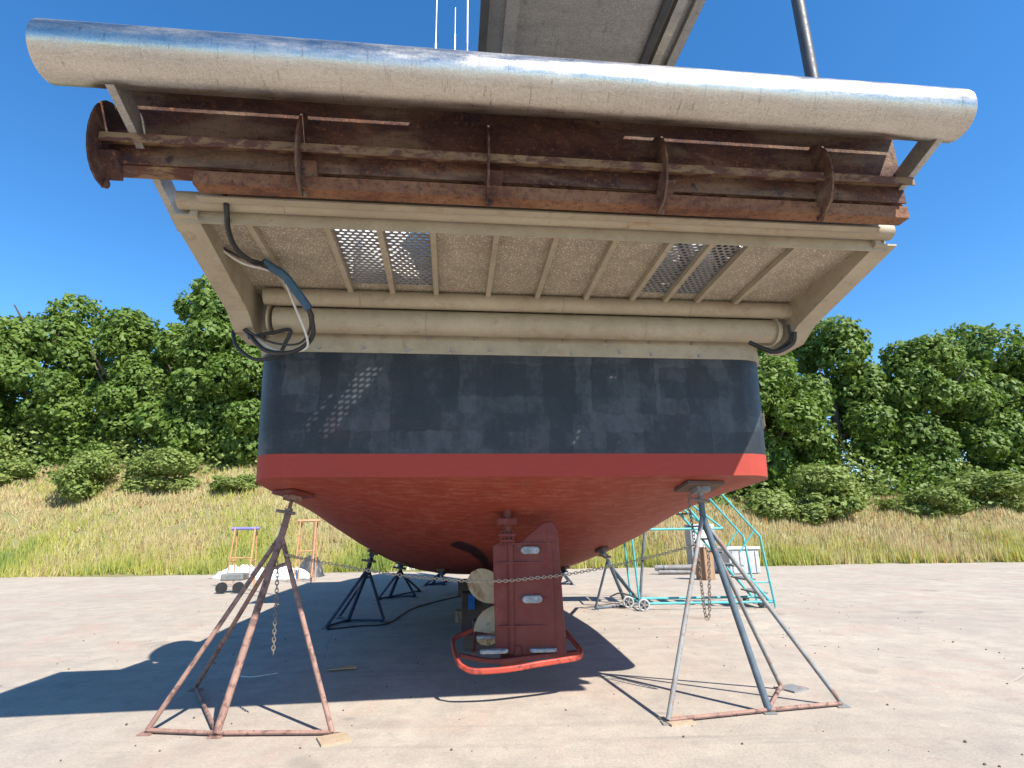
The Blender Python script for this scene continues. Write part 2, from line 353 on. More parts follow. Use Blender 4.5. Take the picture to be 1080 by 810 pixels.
for i in range(85000):
    y = 24.3 + 19*random.random()**1.35; x = random.uniform(-1, 1)*(11+y*.62)
    e = 24.6 + .35*sin(x*.5) + .25*sin(x*1.3+1)
    if y < e-.15-.35*random.random()*(sin(x*3.1)+sin(x*7.7)+.6): continue
    z = hz(x, y)-.02; low = max(0, 1-(y-e)/5.5)
    hh = random.uniform(.18, .5)*(1+.5*low)
    if sin(x*1.9+sin(y*1.3)*2)*sin(y*2.1+x*.6) > .72 and random.random() < .75: continue
    a = random.random()*pi; ln = random.uniform(-.15, .15); wd = random.uniform(.012, .03)*(1.3 if y > 30 else 1)
    nf = sin(x*.7+2*sin(y*.4))*.25+random.gauss(0, .3)+low*(.75+.35*sin(x*1.1+2))-.45 + .25*sin(x*.35+1)*sin(y*.9) + (.15 if x < 0 else -.15)
    gb.cur = 2 if nf > .75 else (1 if nf > .05 else (0 if random.random() > .16 else 3))
    if x > 4 and random.random() < .03: gb.cur = 4
    for q in range(2):
        aa = a + q*1.3; dx, dy = cos(aa)*wd, sin(aa)*wd; ox, oy = random.uniform(-.08, .08), random.uniform(-.08, .08)
        gb.add([(x+ox-dx, y+oy-dy, z), (x+ox+dx, y+oy+dy, z), (x+ox+ln, y+oy+ln*.6, z+hh*random.uniform(.7, 1.1))], [(0, 1, 2)])
tag(gb.build('grass', [M['g1'], M['g2'], M['g3'], M['g4'], M['g5']]),
    'tall dry yellow and green grass covering the sloping bank behind the yard', 'grass', kind='stuff')

# trees
M['leafa'] = leafmat('maple_leaf', (.105, .18, .026), (.18, .27, .04), .4); M['leafb'] = leafmat('shrub_leaf', (.20, .27, .055), (.28, .34, .09), .4)
M['bark'] = worn('bark', (.10, .075, .055), (.15, .115, .085), 5, .9, stretch=(1, 1, .2))
def leaf_mesh(name, blobs, n, size, mat):
    L = MB(); tot = sum(b[3]**2 for b in blobs)
    for (bx, by, bz, br) in blobs:
        for i in range(int(n*br*br/tot)):
            d = Vector((random.gauss(0, 1), random.gauss(0, 1), random.gauss(0, 1))).normalized()
            rr = br*(random.uniform(.55, 1.0)**.6)*(1+.22*sin(d.x*5+bx)*sin(d.y*6+by)*sin(d.z*5+bz))
            p = Vector((bx, by, bz)) + Vector((d.x, d.y, d.z*.85))*rr
            s = size*random.uniform(.6, 1.3)
            nrm = (d + Vector((random.gauss(0, .6), random.gauss(0, .6), random.gauss(0, .6)+.4))).normalized()
            t = nrm.orthogonal().normalized(); t.rotate(Matrix.Rotation(random.random()*6.28, 3, nrm)); b = nrm.cross(t)
            L.add([p-t*s*.5, p+b*s*.38-nrm*s*.1, p+t*s*.6, p-b*s*.38-nrm*s*.1], [(0, 1, 2, 3)])
    me = bpy.data.meshes.new(name); me.from_pydata(L.v, [], L.f); me.materials.append(mat); return me
def crown_blobs(h, r, n):
    out = []
    for i in range(n):
        t = random.random(); a = random.random()*6.28; rad = r*(.35+.5*sin(pi*min(t*.9+.12, 1)))*random.uniform(.4, 1)
        out.append((cos(a)*rad, sin(a)*rad, h*(.02+.9*t), r*random.uniform(.22, .42)))
    return out
def trunk_mesh(h, seed):
    random.seed(seed); T = MB()
    T.tube(smoothpath([(0, 0, -.4), (.1, 0, h*.2), (-.1, .1, h*.45), (0, 0, h*.8)], 3), [.28-.023*i for i in range(10)], 8)
    for i in range(9):
        a = random.random()*6.28; z = h*random.uniform(.2, .65); L_ = random.uniform(1.3, 2.6)
        T.tube([(0, 0, z), (cos(a)*L_*.5, sin(a)*L_*.5, z+L_*.4), (cos(a)*L_, sin(a)*L_, z+L_*1.0)], [.10, .07, .03], 6)
    return T
crowns = [leaf_mesh('crown', crown_blobs(9, 3.8, 34), 24000, .27, M['leafa']) for _ in range(3)]
trunks = []
for q in range(3):
    T = trunk_mesh(9, 40+q); me = bpy.data.meshes.new('trunk'); me.from_pydata(T.v, [], T.f); me.materials.append(M['bark']); trunks.append(me)
random.seed(11)
tl = ['leafy green tree at the far left end of the bank', 'broad leafy tree second from the left on the bank', 'leafy green tree rising behind the left side of the platform',
      'leafy tree directly behind the left corner of the hull', 'tall tree hidden mostly behind the hull, left of its centre', 'tall tree hidden mostly behind the hull, right of its centre',
      'dark leafy tree just behind the right corner of the transom', 'broad leafy tree right of the hull behind the shrubs', 'leafy tree second from the right on the bank', 'leafy green tree at the far right end of the bank']
for i, (x, y, s) in enumerate([(-36, 41, 1.1), (-29, 39, .95), (-22.5, 40, 1.15), (-17, 38.5, .95), (-7, 44, 1), (6, 44, 1), (17.5, 38, .98), (23.5, 40, 1.1), (30, 39, .95), (37, 41, 1.1)]):
    t = tag(empty('broadleaf_tree', (x, y, hz(x, y)), random.random()*6), tl[i], 'tree', 'trees along the top of the bank'); s *= 1.32; t.scale = (s, s, s)
    for nm, me in (('crown', crowns[i % 3]), ('trunk', trunks[i % 3])):
        o = bpy.data.objects.new(nm, me); C.objects.link(o); o.parent = t
shm = [leaf_mesh('foliage', [(random.uniform(-.8, .8), random.uniform(-.8, .8), random.uniform(.1, 1.3), random.uniform(.2, .75)) for _ in range(14)], 5200, .14, M['leafb']) for _ in range(2)]
sh = [(-20.5, 33, 1.3, 'pale green shrub on the bank left of the hull'), (-15.6, 31.6, .9, 'small olive shrub in dry grass just left of the hull corner'),
      (-25, 32, 1.4, 'large shrub near the left end of the bank'), (15.2, 31.5, 1.5, 'bushy green shrub right behind the right hull corner'),
      (18.6, 32, 1.7, 'broad green shrub right of the hull under the trees'), (22.6, 31.5, 1.4, 'green shrub on the right part of the bank'), (27.5, 33, 1.6, 'green shrub near the right end of the bank'),
      (-31, 33, 1.5, 'green shrub at the far left of the bank')]
for i, (x, y, s, lab) in enumerate(sh):
    t = tag(empty('shrub', (x, y, hz(x, y)), i), lab, 'shrub', 'shrubs on the bank'); t.scale = (s*random.uniform(1.0, 1.6), s, s*random.uniform(.65, 1.0))
    o = bpy.data.objects.new('foliage', shm[i % 2]); C.objects.link(o); o.parent = t
    b = MB()
    for q in range(5): a = q*1.3+i; b.tube([(0, 0, -.2), (cos(a)*.3, sin(a)*.3, .5), (cos(a)*.6, sin(a)*.6, 1.0)], [.03, .02, .01], 5)
    b.build('stem', M['bark'], t)

random.seed(23); ub = MB()
for i in range(46000):
    x = random.uniform(-44, 44); y = random.gauss(39.5 if x < -6 else 38, 2.2); hb_ = 3.9+1.2*sin(x*.55)+.9*sin(x*1.7+1)
    if -12 < x < 8 and random.random() < .7: continue
    z = hz(x, y)+random.random()**.8*max(.4, hb_)*max(.15, 1-abs(y-39)/6); s_ = random.uniform(.14, .34); a = random.random()*6.28; t = random.uniform(-.6, .9)
    u_ = Vector((cos(a), sin(a), t*.4)).normalized()*s_*.5; w_ = Vector((-sin(a)*.5, cos(a)*.5, .8)).normalized()*s_*.42; p = Vector((x, y, z))
    ub.cur = 0 if sin(x*.8)+random.gauss(0, .5) > 0 else 1
    ub.add([p-u_, p-w_, p+u_*1.2, p+w_], [(0, 1, 2, 3)])
tag(ub.build('undergrowth', [M['leafa'], M['leafb']]), 'tangled green undergrowth filling the gaps beneath the trees on the bank', 'undergrowth', kind='stuff')

# ------------------------------------------------------------------ the boat
PSI = R(6.3); OX, OY = .125, 5.17
boat = tag(empty('fishing_boat', (OX, OY, 0), PSI),
    'large black and red fishing boat with rusty stern beam and beige platform, propped on stands', 'boat')
BI = Matrix.Rotation(-PSI, 4, 'Z') @ Matrix.Translation((-OX, -OY, 0))
def lb(p): return BI @ Vector(p)          # world -> boat

HBC = [(0, 2.18), (.3, 2.48), (3, 2.56), (7, 2.5), (10, 2.15), (12.5, 1.35), (14.2, .55), (15.2, .04)]
ZB = [(0, 2.0), (.1, 1.955), (.4, 1.83), (.9, 1.66), (1.6, 1.40), (2.6, 1.12), (4, .88), (7, .76), (11, .85), (13.5, 1.3), (15.2, 2.6)]
ZC = [(0, 2.0), (.15, 1.985), (1, 1.92), (3, 1.83), (6, 1.86), (10, 2.2), (13, 2.7), (15.2, 3.6)]
ZS = [(0, 3.17), (.6, 3.17), (.9, 3.45), (3, 3.6), (8, 4.0), (15.2, 5.2)]
sty = [0, .01, .04, .08, .13, .19, .25, .3, .42, .6, .75, .9, 1.2, 1.6, 2.1, 2.6, 3.3, 4, 5, 6, 7, 8, 9, 10, 11, 12, 12.5, 13.2, 14.2, 14.8, 15.2]
def hb(y):
    if y < .3: return 2.18 + .3*math.sqrt(max(0, 1-((.3-y)/.3)**2))
    return interp(HBC, y)
def section(y):
    xc, zc, zb, zs = hb(y), interp(ZC, y), interp(ZB, y), interp(ZS, y)
    pts = []; NB = 18
    for i in range(NB+1):
        wv = i/NB; pts.append((xc*wv, y, zb+(zc-zb)*(wv**(1.6+1.5*min(1, y/3)))))
    zs0 = 2.22
    for i in range(1, 4): t = i/3; pts.append((xc+.012*t, y, zc+(max(zs0, zc+.1)-zc)*t))
    z0 = pts[-1][2]
    for i in range(1, 9):
        t = i/8; fl = .035*t + max(0, y-7)/8*.5*t; pts.append((xc+.012+fl, y, z0+(zs-z0)*t))
    return pts
H = MB(); secs = [section(y) for y in sty]; npt = len(secs[0])
for s_ in (1, -1):
    vs = [(x*s_, y, z) for sec in secs for (x, y, z) in sec]
    fs = []
    for j in range(len(sty)-1):
        for i in range(npt-1):
            q = (j*npt+i, j*npt+i+1, (j+1)*npt+i+1, (j+1)*npt+i); fs.append(q if s_ > 0 else q[::-1])
    H.add(vs, fs)
from mathutils.bvhtree import BVHTree
hbvh = BVHTree.FromPolygons(H.v, H.f)
def on_hull(px, py):
    """the point (and outward normal) of the hull bottom seen at a pixel, in boat space"""
    o_ = BI @ Vector((0, 0, CH)); d = (BI.to_3x3() @ (at(px, py, Y=6)-Vector((0, 0, CH)))).normalized()
    loc, nr, _, _ = hbvh.ray_cast(o_, d)
    if loc is None:
        loc, nr, _, _ = hbvh.find_nearest(BI @ at(px, py, Y=6))
    return loc, (nr if nr.dot(d) < 0 else -nr)
def hw(px, py):
    loc, nr = on_hull(px, py); Bw = BI.inverted(); return Bw @ loc, (Bw.to_3x3() @ nr).normalized()
# transom face: strips across from the section at y=0 above the chine
t0 = [p for p in secs[0] if p[2] >= 2.0 and p[0] >= hb(0)-.001]
for a, b in zip(t0, t0[1:]):
    N = 12
    vs = [(-a[0]+2*a[0]*i/N, 0, a[2]) for i in range(N+1)] + [(-b[0]+2*b[0]*i/N, 0, b[2]) for i in range(N+1)]
    H.add(vs, [(i, i+1, N+2+i, N+1+i) for i in range(N)])
hull = H.build('hull', M['hull'], boat, smooth=True)
D = MB(); vs = []
for y in sty: vs += [(-hb(y)-.02, y, min(3.3, interp(ZS, y)-.01)), (hb(y)+.02, y, min(3.3, interp(ZS, y)-.01))]
D.add(vs, [(2*i, 2*i+1, 2*i+3, 2*i+2) for i in range(len(sty)-1)]); D.build('deck', M['alud'], boat)

# beige bolted band round the top of the transom
def plan(off, z, y1=.6):
    pts = []
    ye = [y1] + [y for y in sty[::-1] if y < y1-.01]
    for y in ye: pts.append((-(hb(y)+.06+off*(1 if y > .25 else y/.25)), y - off*(1-min(1, y/.3)), z))
    r = [(-p[0], p[1], p[2]) for p in pts[::-1]]
    return pts + r
B = MB(); lo, mid, hi = plan(.012, 3.168), plan(.014, 3.25), plan(.0, 3.40)
nn = len(lo); B.add(lo+mid+hi, [(r*nn+i, r*nn+i+1, (r+1)*nn+i+1, (r+1)*nn+i) for r in range(2) for i in range(nn-1)])
il = [(p[0]*.985, p[1]+.03, p[2]) for p in lo]
B.add(lo+il, [(i, i+1, nn+i+1, nn+i) for i in range(nn-1)])
band = B.build('transom_band', M['beige'], boat, smooth=True)
bm_ = MB(); bm_.tube([(0, 0, 0), (0, -.012, 0)], .017, 8); bolt0 = None
for i, (x, z) in enumerate([(-1.95+.41*q+.05*sin(q*3), 3.205+.012*sin(q*2)) for q in range(10)] + [(-1.8+.44*q, 3.325) for q in range(9)]):
    if bolt0 is None: o = bolt0 = bm_.build('bolt', M['alud'], band)
    else: o = bolt0.copy(); C.objects.link(o)
    o.location = (x, -.016, z)

# stern platform
plat = None
def P(mb, name, mat, parent=boat, **kw): return mb.build(name, mat, parent, **kw)
XW = 2.62      # half width of platform
zf, zr = 3.755, 3.70                      # height of the deck plate at its front and rear
yf, yr = -1.40, -.18
def zp(y): return zf + (zr-zf)*(y-yf)/(yr-yf)
ribx = [-2.42, -1.96, -1.42, -1.06, -.70, -.22, .26, .74, 1.20, 1.66, 2.10, 2.52]
# ribs in the photograph sit at these x at the rear; gratings lie between some of them
ribx = []
for (a, b) in ((274, 232), (350, 237), (402, 239), (457, 241), (524, 246), (589, 249), (655, 252), (719, 256), (766, 258), (812, 262), (868, 266)):
    p = lb(at(a, b, Y=3.8)); ribx.append(p.x)
# underside plates, with openings for gratings between ribs 1-2, 2-3, 7-8, 8-9
holes = {(1, 2), (2, 3), (7, 8), (8, 9)}
XR = XW+.17
edges = [-XW] + ribx + [XR]
for i in range(len(edges)-1):
    a, b = edges[i], edges[i+1]
    if b-a < .03: continue
    def slab(y0, y1):
        pb = MB(); pb.add([(a+.004, y0, zp(y0)), (b-.004, y0, zp(y0)), (b-.004, y1, zp(y1)), (a+.004, y1, zp(y1)),
                (a+.004, y0, zp(y0)+.012), (b-.004, y0, zp(y0)+.012), (b-.004, y1, zp(y1)+.012), (a+.004, y1, zp(y1)+.012)],
               [(3,2,1,0), (4,5,6,7), (0,1,5,4), (1,2,6,5), (2,3,7,6), (3,0,4,7)])
        pb.build('floor_plate', M['plate'], boat)
    if (i-1, i) in holes:
        slab(yf, yf+.07); slab(yr-.20, yr+.20)
    else: slab(yf, yr+.20)
def grating(a, b, y0, y1):
    G = MB(); p = .056; ph = p*.72; ny = int((y1-y0)/ph); nx_ = max(1, int(round((b-a)/p))); pw = (b-a)/nx_
    for j in range(ny):
        cy = y0 + (j+.5)*(y1-y0)/ny; hh = (y1-y0)/ny/2
        for i in range(nx_+1):
            cx = a + (i + (.5 if j % 2 == 0 else 0))*pw
            l, r = max(a, cx-pw/2), min(b, cx+pw/2)
            if r-l < pw*.4: continue
            if r-l < pw*.9: # edge half-cell, solid
                G.add([(l, cy-hh, zp(cy-hh)), (r, cy-hh, zp(cy-hh)), (r, cy+hh, zp(cy+hh)), (l, cy+hh, zp(cy+hh))], [(3, 2, 1, 0)]); continue
            out = [(l, cy-hh), (cx, cy-hh), (r, cy-hh), (r, cy), (r, cy+hh), (cx, cy+hh), (l, cy+hh), (l, cy)]
            rx, ry = pw*.38, hh*.74
            ang = [225, 270, 315, 0, 45, 90, 135, 180]
            inn = [(cx+rx*cos(R(t)), cy+ry*sin(R(t))) for t in ang]
            vs = [(x, y, zp(y)) for x, y in out] + [(x, y, zp(y)) for x, y in inn] + [(x, y, zp(y)+.006) for x, y in inn]
            fs = []
            for q in range(8):
                q2 = (q+1) % 8; fs += [(q2, q, 8+q, 8+q2), (8+q2, 8+q, 16+q, 16+q2)]
            G.add(vs, fs)
    return G.build('perforated_grating', M['alud'], boat)
for (i, j) in sorted(holes): grating(ribx[i]+.02, ribx[j]-.02, yf+.07, yr-.20)
for i, x in enumerate(ribx):
    rb = MB(); t = .007; dpt = .055
    rb.prism([(x-.022, yf, zp(yf)-.004), (x+.022, yf, zp(yf)-.004), (x+.022, yf, zp(yf)-dpt), (x-.022, yf, zp(yf)-dpt)], (0, yr-yf, zp(yr)-zp(yf)))
    rb.build('rib', M['beige'], boat)
# front pipe, flat bar under it, rear pipes, brackets
def tubex(x0, x1, y, z, r, n=20): 
    k = 30; return MB().tube([(x0+(x1-x0)*i/k, y, z) for i in range(k+1)], r, n)
tubex(-XW, XR, -1.47, 3.79, .064).build('front_pipe', M['beiger'], boat, smooth=True)
MB().box(((XR-XW)/2, -1.407, 3.705), (XW+XR, .012, .10)).build('flat_bar', M['beige'], boat)
tubex(-2.41, 2.76, -.215, 3.625, .082).build('rear_upper_pipe', M['beige'], boat, smooth=True)
tubex(-2.33, 2.58, -.115, 3.44, .118, 24).build('rear_lower_pipe', M['beige'], boat, smooth=True)
for (nm_, y, z, r_, xx) in (('weld_bead', -.215, 3.625, .082, (-1.55, .35, 1.62)), ('weld_bead', -.115, 3.44, .118, (-.95, 1.18)), ('weld_bead', -1.47, 3.79, .064, (-1.9, .62))):
    for x in xx:
        wb = MB(); wb.tube([(x, y+cos(2*pi*q/28)*(r_+.001), z+sin(2*pi*q/28)*(r_+.001)) for q in range(29)], [.0045+.0015*sin(q*5) for q in range(29)], 5, False); wb.build(nm_, M['beiger'], boat, smooth=True)
for s_ in (-1, 1):
    b = MB(); x = s_*(2.50 if s_ < 0 else 2.67)
    b.prism([(x, -1.45, 3.86), (x, -1.45, 3.70), (x, -.34, 3.44), (x, -.12, 3.32), (x, .25, 3.32), (x, .25, 3.80)], (s_*.05, 0, 0))
    b.prism([(x, -1.45, 3.70), (x, -.34, 3.44), (x, -.12, 3.32), (x, .25, 3.32), (x, .25, 3.308), (x, -.125, 3.305), (x, -.345, 3.425), (x, -1.45, 3.685)], (s_*.18, 0, 0))
    b.build('side_bracket', M['beige'], boat)
    fx_ = 2.52 if s_ > 0 else -2.36; f = MB(); f.tube([(fx_, -.115, 3.44), (fx_+.015*s_, -.115, 3.44)], .15, 24); f.build('pipe_flange', M['beige'], boat, smooth=True)

# big aluminium stern pipe
k = 60; PY, PZ = -2.19, 4.285
MB().tube([(-3.1+5.9*i/k, PY, PZ) for i in range(k+1)], .173, 40).build('stern_pipe', M['alu'], boat, smooth=True)
# rusty steel beam
def strip(name, poly, x0=-2.95, x1=2.70, mat='rust'):
    b = MB(); b.prism([(x0, y, z) for y, z in poly], (x1-x0, 0, 0)); return b.build(name, M[mat], boat)
Wy = -1.77
strip('beam_web', [(Wy, 3.86), (Wy+.012, 3.86), (Wy+.012, 4.42), (Wy, 4.42)])
strip('beam_ledge', [(-1.875, 3.945), (-1.865, 3.945), (-1.865, 3.995), (Wy-.002, 3.995), (Wy-.002, 4.007), (-1.875, 4.007)], mat='ledge')
strip('beam_lower_angle', [(-1.77, 3.735), (-1.66, 3.735), (-1.66, 3.855), (-1.672, 3.855), (-1.672, 3.85), (-1.77, 3.83)], -2.40, 2.70, 'rusto')
strip('beam_inner_channel', [(-1.74, 3.862), (-1.60, 3.862), (-1.60, 3.90), (-1.74, 3.90)], mat='ledge')
strip('beam_edge_strip', [(-1.60, 3.745), (-1.53, 3.745), (-1.53, 3.757), (-1.60, 3.757)], -2.45, 2.60, 'beige')
# top plate of the beam with two slots that let thin strips of sun onto the web
SL = -1.865; lx0, lx1 = lb(at(443, 138, Y=3.35)).x, lb(at(670, 155, Y=3.45)).x
tp = MB()
for (x0, x1, y0, y1) in ((-2.95, 2.70, -2.05, SL-.022), (-2.95, 2.70, SL+.006, Wy+.012)):
    tp.box(((x0+x1)/2, (y0+y1)/2, 4.43), (x1-x0, y1-y0, .012))
tp.box(((lx0+lx1)/2, SL-.008, 4.43), (lx1-lx0, .028, .0119)); tp.build('beam_top_plate', M['rust'], boat)
# half-round gusset plates
for (gx, gy) in ((320, 168), (514, 177), (709, 188), (130, 150), (905, 198)):
    x = lb(at(gx, gy, Y=3.25)).x; gs = MB(); poly = []
    for i in range(13):
        a = -pi/2 + pi*i/12; poly.append((x, -1.72-.235*cos(a)**.8 if abs(cos(a)) > 1e-6 else -1.72, 4.0+.30*sin(a)))
    gs.prism(poly, (.014, 0, 0)); gs.prism([(x-.01, -1.76, 3.95), (x-.01, -1.84, 3.90), (x-.01, -1.70, 3.77)], (.12, 0, 0))
    gs.build('gusset', M['rust'], boat); MB().sphere((x+.03, -1.73, 3.722), .022, 8, 5, (1, 1, 1.5)).build('rusty_bolt', M['rust'], boat, smooth=True)
# added unseen plate whose holes shape the sun spots on the transom, net drum on the deck, plate closing the stern
def w2(x, y, z): return tuple(lb((x, y, z)))
TZ = 4.47
from mathutils.geometry import tessellate_polygon
def sunsrc(px, py):
    d = (at(px, py, Y=6)-Vector((0, 0, CH))); o_ = BI @ Vector((0, 0, CH)); dl = BI.to_3x3() @ d
    hit = o_ + dl*(-o_.y/dl.y); sl_ = BI.to_3x3() @ SUN
    p_ = hit + sl_*((TZ-hit.z)/sl_.z); return (p_.x, p_.y)
loops = [[(-2.9, -1.80), (2.70, -1.80), (2.70, -.75), (-2.9, -.75)]]
for q in (((376, 386), (404, 388), (346, 463), (316, 452)), ((603, 470), (607, 470), (615, 449), (611, 449)), ((651, 467), (654, 467), (658, 459), (655, 459)), ((641, 399), (650, 399), (650, 395), (641, 395))):
    loops.append([sunsrc(*p_) for p_ in q])
flat = [p_ for l_ in loops for p_ in l_]
tris = tessellate_polygon([[Vector((x, y, 0)) for x, y in l_] for l_ in loops])
ty = MB(); n_ = len(flat); ty.add([(x, y, TZ) for x, y in flat]+[(x, y, TZ+.004) for x, y in flat], [tuple(t) for t in tris]+[tuple(n_+i for i in t[::-1]) for t in tris])
ty.build('sun_mask_plate', M['alud'], boat)  # added to block the sun everywhere but at its holes
MB().box((.06, .03, 3.56), (5.1, .02, .46)).build('stern_closing_plate', M['beige'], boat)
dr = MB(); dr.tube([(-2.2, .45, 4.35), (2.3, .45, 4.35)], .14, 16); drum = dr.build('net_drum', M['alud'], boat, smooth=True)
for x in (-2.2, 0, 2.3): MB().tube([(x-.02, .45, 4.35), (x+.02, .45, 4.35)], .62, 32).build('drum_flange', M['alu'], drum)
nb = MB(); nb.tube([(-2.15+.118*i, .45+.02*sin(i*2.1), 4.33+.015*sin(i*1.7)) for i in range(18)], [.50+.025*sin(i*2.7) for i in range(18)], 24); nb.build('wound_net', M['tarp'], drum, smooth=True)
nb = MB(); nb.tube([(.1+.124*i, .45+.02*sin(i*2.1), 4.33+.015*sin(i*1.7)) for i in range(18)], [.50+.025*sin(i*2.7) for i in range(18)], 24); nb.build('wound_net', M['dark'], drum, smooth=True)
# connection arms from platform to beam and pipe
for s_ in (-1, 1):
    a = MB(); a.bar((2.68 if s_ > 0 else -2.75, -1.1, 3.80), (2.68 if s_ > 0 else -2.75, -2.19, 4.2), .05, .14); a.build('pipe_arm', M['alud'], boat)
    a = MB(); a.bar((2.78 if s_ > 0 else -2.52, .1, 3.76), (2.82 if s_ > 0 else -2.66, -1.2, 3.76), .05, .12); a.build('platform_side_bar', M['beige'], boat)

# overhead roof panel with frame, wheelhouse, antennas
zt = 5.6
x0 = lb(at(507, 0, z=zt)).x; x1 = lb(at(742, 0, z=zt)).x; xr = x1
roof = MB(); roof.box(((x0+x1)/2, 1.465, zt+.03), (x1-x0, 6.77, .04)).build('overhead_roof_panel', M['alud'], boat)
for (a, b_, d, w_) in ((507, 516, .09, 'dark'), (534, 548, .07, 'alud'), (700, 707, .05, 'dark'), (712, 722, .07, 'alu'), (732, 742, .05, 'alud')):
    xa, xb = lb(at(a, 0, z=zt)).x, lb(at(b_, 0, z=zt)).x
    MB().box(((xa+xb)/2, 1.465, zt-d/2+.008), (xb-xa, 6.76, d)).build('roof_rail', M[w_], boat)
xa = x0+.15
for x in (x0+.1, x1-.1):
    MB().tube([(x, 2.0, 3.3), (x, 2.0, zt-.02)], .04, 10).build('roof_post', M['alud'], boat, smooth=True)
wh = MB().box((0, 7.4, 4.85), (3.6, 5.0, 3.1)).build('wheelhouse', M['wpaint'], boat, bevel=.08)
for i in range(3): MB().box((-1.1+1.1*i, 4.885, 5.3), (.8, .03, .8)).build('window', M['glass'], wh)
MB().box((0, 7.3, 6.46), (4.0, 5.8, .1)).build('wheelhouse_roof', M['wpaint'], boat, bevel=.03)
for (ax, ab, at_, y, r) in ((460, 58, -40, 9.5, .011), (480, 58, 8, 9.7, .009), (493, 60, -40, 9.3, .016)):
    p = lb(at(ax, 30, Y=y)); top = lb(at(ax, at_, Y=y)); t_ = MB()
    t_.tube([(p.x, p.y, 6.45), (p.x, p.y, lb(at(ax, 36 if ax == 480 else 46, Y=y)).z)], r*2.0 if ax != 493 else r, 8)
    t_.tube([(p.x, p.y, 6.45), (p.x, p.y, top.z)], r, 8); t_.build('antenna', M['wpaint'], boat)
p = lb(at(842, 60, Y=4.2)); MB().tube([(p.x+.10, p.y, 3.775), (p.x+.10, p.y, 7.4)], .055, 12).build('rail_post', M['dark'], boat, smooth=True)

# cables at left: defined along the photograph's curves, hung from the platform at real distances
def cable(name, pts, r, mat, ya, yb, sub=6):
    n = len(pts); c = MB(); w3 = [lb(at(a, b, Y=interp(ya, i) if isinstance(ya, list) else ya+(yb-ya)*i/(n-1))) for i, (a, b) in enumerate(pts)]
    c.tube(smoothpath(w3, sub), r, 8); return c.build(name, M[mat], boat, smooth=True)
cable('black_hose', [(225, 190), (237, 205), (239, 222), (241, 244), (250, 264), (267, 276.5), (277, 279), (301, 292), (326, 327), (329, 338), (330, 353), (321, 365), (304, 372), (279, 369), (262, 352), (256, 345)], .020, 'black', [(0, 3.40), (2, 3.42), (4, 3.75), (8, 4.3), (15, 4.78)], 0)
cable('hose_loop', [(262, 350), (247, 349), (247, 358), (252, 368), (269, 379), (292, 375), (302, 360), (306, 348), (287, 351), (262, 356)], .017, 'black', 4.8, 4.72)
cable('black_lead', [(228, 255), (236, 262), (256, 272), (276, 277), (300, 290), (322, 322), (327, 345), (316, 362), (290, 362), (266, 352), (258, 345)], .010, 'black', 3.85, 4.75)
cable('white_cable', [(225, 256), (236, 265), (257, 278), (287, 286), (299, 295), (311, 323), (324, 357), (320, 369), (292, 370), (267, 355)], .010, 'white', 3.85, 4.72)
cable('blue_sleeve', [(277, 276), (288, 283), (301, 292), (314, 309), (326, 326)], .036, 'bluesl', 4.03, 4.30)
cable('cable_tie', [(300, 300), (302, 288), (300, 284), (298, 292)], .006, 'gray', 4.22, 4.25)
cable('hose_end', [(838, 350), (836, 362), (820, 371), (806, 368), (790, 361)], .022, 'black', 4.9, 5.1)
cable('hose_end', [(832, 343), (833, 358), (822, 368), (812, 372)], .018, 'black', 4.9, 5.1)

# keel and deadwood
K = MB(); K.prism([(-.07, 2.3, .38), (-.07, 2.55, 1.4), (-.07, 5, 1.2), (-.07, 12, 1.2), (-.07, 13.6, 1.6), (-.07, 12.5, .42)], (.14, 0, 0))
K.build('keel', M['red'], boat, bevel=.02)
T_ = MB(); T_.tube([(0, 2.6, .72), (0, 1.75, .72)], [.12, .075], 16); T_.build('stern_tube', M['red'], boat, smooth=True)
# near-black shell on the hull: painted shade of a recess left of the rudder
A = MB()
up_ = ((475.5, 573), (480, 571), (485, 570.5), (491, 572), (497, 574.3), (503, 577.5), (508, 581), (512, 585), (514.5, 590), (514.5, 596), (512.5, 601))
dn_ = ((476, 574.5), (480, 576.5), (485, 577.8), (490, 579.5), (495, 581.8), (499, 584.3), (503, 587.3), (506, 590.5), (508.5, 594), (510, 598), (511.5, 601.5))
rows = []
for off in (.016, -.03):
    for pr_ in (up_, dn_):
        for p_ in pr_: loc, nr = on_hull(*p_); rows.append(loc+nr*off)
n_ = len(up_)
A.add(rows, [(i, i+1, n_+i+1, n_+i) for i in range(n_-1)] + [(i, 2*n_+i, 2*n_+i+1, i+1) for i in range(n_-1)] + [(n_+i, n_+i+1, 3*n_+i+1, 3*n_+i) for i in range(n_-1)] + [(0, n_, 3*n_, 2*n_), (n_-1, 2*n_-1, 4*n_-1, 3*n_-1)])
A.build('recess_shade_shell', M['redshade'], boat)

